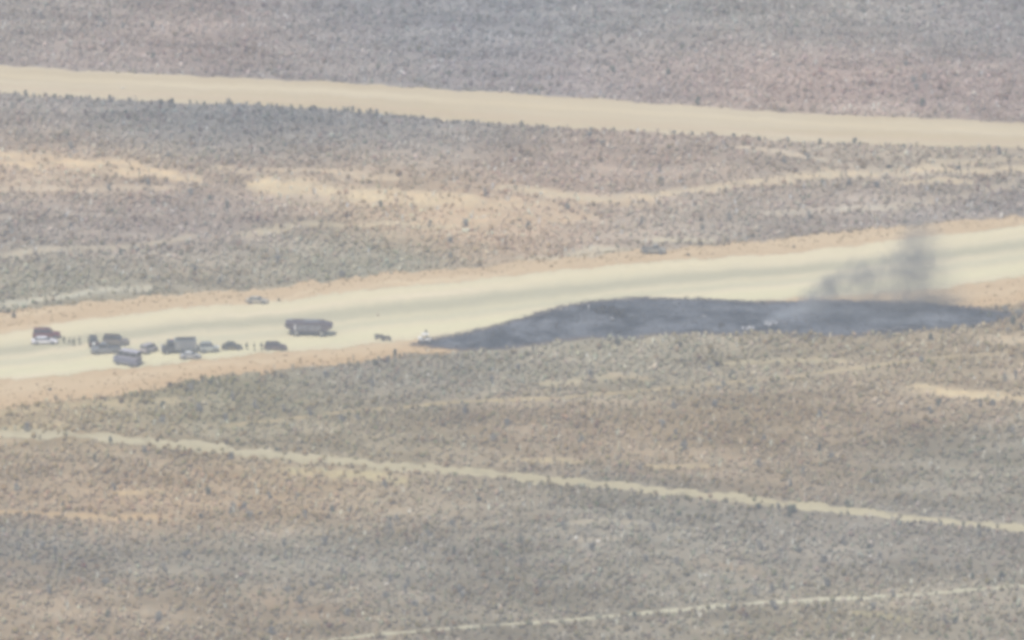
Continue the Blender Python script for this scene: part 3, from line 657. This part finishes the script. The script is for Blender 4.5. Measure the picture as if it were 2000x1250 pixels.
def quad(pos, ang, label, col, name='quad_bike', cart=False, cat='quad bike'):
    x, y = at(*pos); t = empty(name, (float(x), float(y), float(hgt(x, y))+.08), R(ang)); tag(t, label, cat); pm = paint(name+'_paint', col)
    k = 1.35 if cart else 1.0
    bm = bmesh.new(); loft(bm, [(-.95*k,.3,.25,.5,.72),(-.6*k,.5*k,.4*k,.45,.82),(-.1,.28*k,.25*k,.4,.72),(.4*k,.3*k,.22*k,.42,.92),(.75*k,.5*k,.4*k,.5,.84),(1.0*k,.35,.3,.55,.7)]); bmobj('body', bm, pm, t, .03)
    for xx in (-.65*k, .68*k):
        for s in (-1, 1): wheel(t, xx, s*.48*k, .32, .24)
    B('seat', (-.6, .15, -.18*k*1.4, .18*k*1.4, .74, .9), M['trim'], t, .04)
    B('cargo_rack', (-1.05*k, -.62*k, -.4*k, .4*k, .84, .9), M['trim'], t)
    bm = bmesh.new(); cyl(bm, .02, .75, (.42, 0, 1.05), 'Y', 8); cyl(bm, .025, .3, (.42, 0, .95), 'Z', 8); bmobj('handlebar', bm, M['trim'], t)
    if cart:
        bm = bmesh.new()
        for xx in (-.55, .6):
            for s in (-1, 1): cyl(bm, .03, 1.1, (xx, s*.55, 1.3), 'Z', 8)
        bmobj('roll_cage', bm, M['trim'], t); B('canopy', (-.75, .8, -.68, .68, 1.84, 1.9), pm, t); B('cargo_box', (-1.5, -.62, -.6, .6, .78, 1.15), pm, t)
    return t

car('pickup_truck', (91,659), 4, 'dark red four wheel drive parked behind the white saloon, leftmost of the vehicles', (.13,.018,.022), 5.9, 2.0, 2.15, 'suv', cat='suv', roof=(.16,.03,.04)).name = 'suv'
car('saloon_car', (87,670), 3, 'white saloon car in front of the dark red four wheel drive', (.68,.67,.70), 5.6, 1.9, 1.5)
car('suv', (182,673), 97, 'dark four wheel drive seen end on with a white spare wheel cover', (.05,.055,.05), 4.7, 2.0, 2.05, 'suv', (.8,.8,.8), cat='suv')
car('suv', (226,673), -6, 'brown roofed four wheel drive behind the grey pickup', (.17,.15,.13), 5.5, 2.0, 2.1, 'suv', cat='suv', roof=(.09,.065,.045))
car('pickup_truck', (207,689), 188, 'mid grey crew pickup at the near side of the brown roofed one', (.19,.20,.21), 6.4, 2.05, 2.2, 'pickup', cat='pickup', rough=.3)
car('van', (249,712), 152, 'large mauve grey van nearest the verge with pale roof, lowest of the vehicles', (.15,.16,.22), 5.8, 2.5, 3.2, 'van', cat='van', roof=(.45,.44,.5))
car('hatchback', (291,689), 50, 'faded pale grey hatchback between the large van and the utility truck', (.42,.40,.41), 3.9, 1.85, 1.9, 'van')
truck((350,690), 186, 'dark grey utility truck with light locker doors in the middle of the vehicle line', (.075,.08,.08), 7.3, 2.5, 2.95, .36, (.19,.21,.22))
car('suv', (408,690), 12, 'light green grey four wheel drive right of the utility truck', (.36,.39,.37), 4.0, 1.9, 2.15, 'suv', cat='suv')
car('saloon_car', (372,702), 5, 'silver grey saloon in front of the utility truck', (.36,.37,.37), 4.4, 1.8, 1.4, roof=(.55,.56,.56))
car('saloon_car', (453,685), 3, 'dark olive saloon alone left of the three standing people', (.055,.058,.04), 4.3, 1.85, 1.55)
car('suv', (538,685), -2, 'dark maroon car at the right end of the vehicle line', (.075,.05,.055), 4.7, 1.85, 1.6, 'suv')
crash_tender((604,654), -3, 'long dark crash tender fire truck alone on the runway with raked nose and tail')
car('pickup_truck', (1276,497), -4, 'beige grey pickup alone on the upper verge, right of centre', (.27,.26,.22), 5.5, 1.95, 1.9, 'pickup', cat='pickup')
car('saloon_car', (502,590), -6, 'pale tan saloon alone on the upper verge, left of centre', (.40,.37,.30), 4.8, 1.8, 1.35)
quad((741,661), -8, 'dark quad bike on the runway between fire truck and burned ground, left of the pair', (.03,.03,.025))
quad((754,664), 10, 'dark quad bike parked to the right of the other one', (.04,.035,.028))
quad((830,668), 6, 'white canopied utility cart at the left tip of the burned ground', (.75,.75,.73), 'utility_cart', True, 'utility cart')

# ------------------------------------------------------------------ people
def person_mesh(pose, seed):
    V_ = {}; E = []; Rr = []
    idx = {}
    def add(n, co, r, to=None):
        idx[n] = len(V_); V_[n] = co; Rr.append(r)
        if to: E.append((idx[to], idx[n]))
    st = .12 if pose == 'stand' else .2; fwd = 0 if pose != 'walk' else .28
    add('pelvis', (0,0,.95), .145); add('waist', (0,0,1.1), .125, 'pelvis'); add('chest', (0,.01,1.32), .155, 'waist'); add('neckb', (0,0,1.47), .07, 'chest'); add('neck', (0,.01,1.53), .055, 'neckb')
    add('head1', (0,.02,1.62), .085, 'neck'); add('head2', (0,.015,1.72), .09, 'head1')
    add('nose', (0,.115,1.645), .015, 'head1')
    for s, k in ((-1, 'l'), (1, 'r')):
        f = fwd*s
        add(k+'hip', (s*.1,0,.88), .1, 'pelvis'); add(k+'knee', (s*st*.9,f*.6+.02,.5), .065, k+'hip'); add(k+'ankle', (s*st,f,.09), .045, k+'knee'); add(k+'toe', (s*st*1.1,f+.17,.035), .04, k+'ankle')
        add(k+'sho', (s*.19,0,1.42), .07, 'chest')
        if pose == 'hands': e, h = (s*.27,.08,1.15), (s*.12,.3,1.2)
        else: e, h = (s*.26,-.03-f*.4,1.14), (s*.28,.07-f*.7,.88)
        add(k+'elb', e, .048, k+'sho'); add(k+'wri', h, .03, k+'elb')
        dv = (Vector(h)-Vector(e)).normalized(); sd2 = dv.cross(Vector((s, 0, .01))).normalized()
        p = Vector(h)+dv*.07; add(k+'palm', tuple(p), .034, k+'wri')
        for q, (o, l) in enumerate(((-.03,.07),(-.01,.085),(.01,.08),(.03,.06))):
            a = p+sd2*o+dv*.03; add(k+'f%d' % q, tuple(a), .0095, k+'palm'); add(k+'g%d' % q, tuple(a+dv*l-Vector((s*.02,0,0))), .008, k+'f%d' % q)
        a = Vector(h)+sd2*.04+dv*.03; add(k+'t', tuple(a), .011, k+'wri'); add(k+'t2', tuple(a+dv*.045+sd2*.015), .009, k+'t')
    me = bpy.data.meshes.new('body'); me.from_pydata([V_[k] for k in V_], E, []); o = bpy.data.objects.new('tmp', me); C.objects.link(o)
    o.modifiers.new('s', 'SKIN'); 
    for i, r in enumerate(Rr): me.skin_vertices[0].data[i].radius = (r, r)
    me.skin_vertices[0].data[0].use_root = True
    sb = o.modifiers.new('u', 'SUBSURF'); sb.levels = sb.render_levels = 1
    dg = bpy.context.evaluated_depsgraph_get(); out = bpy.data.meshes.new_from_object(o.evaluated_get(dg)); bpy.data.objects.remove(o)
    out.name = 'body'; out.materials.clear(); return out
PM = {k: person_mesh(k, 1) for k in ('stand', 'walk', 'hands')}
def hair_mesh():
    bm = bmesh.new(); bmesh.ops.create_uvsphere(bm, u_segments=12, v_segments=8, radius=.108)
    for v in list(bm.verts):
        if v.co.z < -.02 and v.co.y > .0: bm.verts.remove(v)
    for v in bm.verts: v.co = Vector((v.co.x, v.co.y*1.05-.01, v.co.z+1.735))
    me = bpy.data.meshes.new('hair'); bm.to_mesh(me); bm.free(); me.materials.append(M['hair']); return me
HM = hair_mesh()
def person(px_, py_, ang, pose, shirt, trousers, label, group=None, cap=None):
    me = PM[pose].copy()
    for mt in (plain('trousers', trousers), plain('shirt', shirt), M['skin'], M['boot']): me.materials.append(mt)
    for p in me.polygons:
        c = p.center; hand = abs(c.x) > .1 and ((pose != 'hands' and c.z < .9 and abs(c.x) > .24) or (pose == 'hands' and c.y > .27))
        p.material_index = 3 if c.z < .12 else 2 if (hand or c.z > 1.52) else 0 if c.z < .98 else 1; p.use_smooth = True
    x, y = at(px_, py_); o = link('person', me); o.location = (float(x), float(y), float(hgt(x, y))+.075); o.rotation_euler.z = R(ang)
    k = rnd.uniform(.97, 1.06); o.scale = (k*1.15, k*1.15, k); tag(o, label, 'person', group)
    h = link('hair', HM, None, o)
    if cap:
        bm = bmesh.new(); bmesh.ops.create_uvsphere(bm, u_segments=12, v_segments=8, radius=.125); bmesh.ops.bisect_plane(bm, geom=bm.verts[:]+bm.edges[:]+bm.faces[:], plane_co=(0,0,0), plane_no=(0,0,-1), clear_outer=True)
        for v in bm.verts: v.co.z += 1.74
        bmobj('helmet', bm, plain('helmet', cap), o)
    return o
GR = (.07,.075,.045); DK = (.035,.035,.035); NV = (.03,.035,.06); WH = (.75,.75,.73)
person(125,671,20,'stand',GR,GR,'person in dark green beside the white saloon, leftmost of four')
person(136,673,-60,'walk',GR,DK,'walking person in green and black, second of the four near the white saloon')
person(144,675,160,'stand',(.09,.09,.06),GR,'person in olive standing, third of the four near the white saloon')
person(156,673,80,'hands',DK,DK,'person in black with hands joined, nearest the end on dark vehicle')
person(316,688,30,'stand',WH,WH,'person in white overalls at the left end of the utility truck',cap=(.7,.7,.65))
person(387,689,200,'stand',WH,WH,'person in white overalls at the right end of the utility truck',cap=(.7,.7,.68))
person(426,690,170,'stand',WH,(.6,.6,.56),'person in white shirt left of the dark olive saloon')
person(482,687,0,'stand',DK,GR,'person in black top right of the olive saloon, leftmost of three')
person(497,688,90,'hands',DK,DK,'person in black with hands joined, middle of three beside the maroon car')
person(511,687,200,'walk',NV,DK,'walking person in dark blue at the left end of the maroon car')
x, y = at(738, 617); t = empty('marker_cone', (float(x), float(y), float(hgt(x, y))+.08)); tag(t, 'small faded tan marker cone standing alone on the runway', 'traffic cone')
bm = bmesh.new(); bmesh.ops.create_cone(bm, cap_ends=True, segments=14, radius1=.2, radius2=.04, depth=.8, matrix=Matrix.Translation((0, 0, .44))); bmobj('cone', bm, plain('faded_cone', (.38,.28,.2)), t)
B('base', (-.26, .26, -.26, .26, 0, .04), M['trim'], t, 0)
person(832,659,180,'stand',GR,GR,'person in green standing behind the white utility cart')
person(1137,610,90,'stand',DK,DK,'person in black on the upper edge of the burned ground')
person(1150,608,250,'stand',WH,(.5,.5,.5),'person in white beside the one in black on the burned ground')
person(1086,646,30,'walk',DK,NV,'person in dark blue walking across the left part of burned ground')

# ------------------------------------------------------------------ wreckage
def crumple(name, pos, L, W, H, ang, mat, label, cat, seed, group=None):
    """torn sheet of skin, folded and lifted, with a few bent ribs as parts"""
    r = random.Random(seed); bm = bmesh.new(); n, k = 9, 5; top_ = []
    for i in range(n):
        for j in range(k):
            u, v = i/(n-1)-.5, j/(k-1)-.5
            z = H*(.25+.75*abs(math.sin(u*5+seed)*math.cos(v*3+seed*2)))+r.uniform(-.1, .1)*H
            top_.append(bm.verts.new((u*L*(1+r.uniform(-.12, .12)), v*W*(1+r.uniform(-.25, .25)), z)))
    for i in range(n-1):
        for j in range(k-1):
            if r.random() < .1: continue
            a = i*k+j; bm.faces.new([top_[a], top_[a+1], top_[a+k+1], top_[a+k]])
    geom = bm.faces[:]; ex = bmesh.ops.solidify(bm, geom=geom, thickness=.05)
    x, y = at(*pos); t = empty(name, (float(x), float(y), float(hgt(x, y))+.12), R(ang)); tag(t, label, cat, group)
    bmobj('skin_panel', bm, mat, t)
    for i in range(3):
        bm = bmesh.new(); xx = (i-1)*L*.28; hexa(bm, [(xx-.05,-W*.4,-.1),(xx+.05,-W*.4,-.1),(xx+.05,W*.4,-.1),(xx-.05,W*.4,-.1),(xx-.04,-W*.3,H*.5),(xx+.06,-W*.35,H*.6),(xx+.1,W*.3,H*.7),(xx,W*.35,H*.5)]); bmobj('rib', bm, M['char'], t)
    return t
crumple('torn_wreckage', (1462,644), 2.8, 2.0, .55, 8, M['ash'], 'white torn wreckage panel on the lower edge of the burned ground', 'wreckage', 1)
crumple('torn_wreckage', (1505,637), 2.4, 2.2, .8, 30, M['ash'], 'pale wreckage piece in the smoke just right of the white panel', 'wreckage', 2)
crumple('torn_wreckage', (1525,632), 2.6, 1.5, .6, -20, M['scorch'], 'scorched grey wreckage piece at the foot of the smoke', 'wreckage', 3)
crumple('wing_wreckage', (1752,645), 8.5, 1.6, .4, 12, M['scorch'], 'long grey wing like wreckage strip lying in the right half of the burned ground', 'wreckage', 4)
crumple('burnt_fuselage', (1178,611), 4.4, 2.6, 2.0, 5, M['char'], 'black burnt fuselage piece right of the two people on the burned ground', 'wreckage', 5)
crumple('burnt_fuselage', (1208,617), 3.0, 2.4, 1.8, -25, M['char'], 'smaller black burnt piece at the right end of the fuselage wreck', 'wreckage', 6)
crumple('torn_wreckage', (1196,626), .9, 1.2, .7, 10, M['ash'], 'small white wreckage scrap in front of the burnt fuselage', 'wreckage', 7)
crumple('torn_wreckage', (1374,620), .7, .9, .5, 40, M['ash'], 'tiny white scrap alone in the middle of the burned ground', 'wreckage', 8)
crumple('torn_wreckage', (1410,636), 1.4, 1.3, .5, 70, M['char'], 'small charred scrap left of the large white panel', 'wreckage', 9)
crumple('torn_wreckage', (1205,650), 1.6, 1.3, .5, 70, M['char'], 'small charred scrap near the lower edge below the burnt fuselage', 'wreckage', 10)
# uncountable charred crumbs and stubble over the burn
k = 2600; bp = rng.random((k*3, 2))*np.array([1200, 110])+np.array([790, 575]); bp = bp[inpoly(bp[:, 0], bp[:, 1], SCAR)][:k]; bx, by = at(bp[:, 0], bp[:, 1]); k = len(bp)
g = rng.random(k)**3*.13+.02
o = scatter('charred_debris', np.stack([bx, by], 1), rng.uniform(.15, .6, k), rng.uniform(.1, .5, k)**1.5+.1, np.stack([g, g, g*1.08], 1), [ico_var(s) for s in range(6)], M['scrub'], 'charred crumbs and burnt stubble over the burned ground')
# pebbles and low weeds that spill onto the sandy verges
k = 2600; xs = rng.uniform(-200, 2200, k); up = rng.random(k) < .5
tt = rng.random(k)**2.2; ys = np.where(up, ypoly(VER_T, xs)*(1-tt)+ypoly(RUN_T, xs)*tt, ypoly(VER_B, xs)*(1-tt)+ypoly(RUN_B, xs)*tt); ok = ~inpoly(xs, ys, SCAR); xs, ys = xs[ok], ys[ok]; k = len(xs)
bx, by = at(xs, ys)
scatter('verge_weeds', np.stack([bx, by], 1), rng.uniform(.2, .6, k), rng.uniform(.12, .4, k), alb(np.array([172, 160, 138])+rng.normal(0, 10, (k, 1))), [ico_var(s) for s in range(6)], M['scrub'], 'small weeds and clods along the sandy verges')

# ------------------------------------------------------------------ smoke
sx, sy = at(1700, 612); sx, sy = float(sx), float(sy)
def smoke(name, label, colr, dens, ext, lobes, wob=7):
    bm = bmesh.new(); box(bm, *ext)
    m = NT(name); m.t.nodes.remove(m.b); P = m.n('ShaderNodeTexCoord').outputs['Object']
    wn = m.n('ShaderNodeTexNoise', {'Vector': P, 'Scale': .24, 'Detail': 5}).outputs['Color']
    warp = m.n('ShaderNodeVectorMath', {0: m.n('ShaderNodeVectorMath', {0: wn, 1: (.5, .5, .5)}, operation='SUBTRACT').outputs[0], 1: (wob, wob, wob)}, operation='MULTIPLY').outputs[0]
    Pw = m.n('ShaderNodeVectorMath', {0: P, 1: warp}, operation='ADD').outputs[0]; tot = None
    for px_, yo, cz, rx, ry, rz, wt in lobes:
        q = m.n('ShaderNodeVectorMath', {0: Pw, 1: ((px_-1700)/9., yo, cz)}, operation='SUBTRACT').outputs[0]
        q = m.n('ShaderNodeVectorMath', {0: q, 1: (1/rx, 1/ry, 1/rz)}, operation='MULTIPLY').outputs[0]
        l = m.n('ShaderNodeVectorMath', {0: q}, operation='LENGTH').outputs['Value']
        v = m.math('MULTIPLY', m.rng(l, 1.25, .1), wt); tot = v if tot is None else m.math('ADD', tot, v)
    nn = m.rng(m.noise(Pw, .42, 6, .66), .34, .66, .16, 1.)
    pv = m.n('ShaderNodeVolumePrincipled', {'Color': (*colr, 1), 'Density': m.math('MULTIPLY', m.math('MULTIPLY', tot, nn), dens), 'Anisotropy': .2})
    m.t.links.new(pv.outputs[0], m.out.inputs['Volume'])
    o = bmobj(name, bm, m.m, None); o.location = (sx, sy, 0); tag(o, label, kind='stuff')
smoke('smoke_plume', 'thin grey smoke rising over the right half of the burned ground', (.53, .53, .52), .34, (-27, 26, -12, 14, -.4, 27), [
    (1580,0,1.4,5,4,2.2,.8), (1605,1,3.6,4.2,4,2.6,1.0), (1625,2,5.6,3.6,4,2.2,1.0), (1655,2,6.5,5,4,3.4,.55), (1680,2,8.5,5.5,4,3.2,.6), (1720,2,8.5,6,4,4,.5), (1750,2,9,5,4,4,.5), (1700,2,4,8,5,3,.35),
    (1783,2,7,5.5,5,6.5,.6), (1782,2,13,5.2,5,5.5,.7), (1792,2,18.5,4.6,5,5,.4), (1815,2,11,6,5,7,.3), (1760,2,3,11,6,3,.45), (1845,3,5,6,5,5,.22)])
smoke('low_white_smoke', 'pale bluish smoke creeping from the torn wreckage towards the grey plume', (.9, .95, 1.0), .34, (-30, 18, -14, 9, -.5, 7), [
    (1495,-8,.4,3.5,2.4,.9,1.2), (1522,-6,.7,3.8,3,1.1,1.0), (1550,-4,1.2,4,3,1.5,.8), (1578,-2,2.0,4,3,1.8,.6), (1602,0,3.0,3.5,3,2,.45), (1640,-2,.6,7,5,1.2,.4), (1750,-8,.5,9,3,.9,.5), (1810,-6,.5,6,3,.8,.35)], 4)

# ------------------------------------------------------------------ haze: one closed box of even air round everything
bm = bmesh.new(); box(bm, -22500, 22500, -22500, 22500, -1.6, CH+6)
m = NT('haze_air'); m.t.nodes.remove(m.b)
pv = m.n('ShaderNodeVolumePrincipled', {'Color': (*HAZE_COL, 1), 'Density': HAZE_DENSITY, 'Anisotropy': .2})
m.t.links.new(pv.outputs[0], m.out.inputs['Volume'])
tag(bmobj('haze', bm, m.m, None), 'pale dusty haze', kind='stuff')
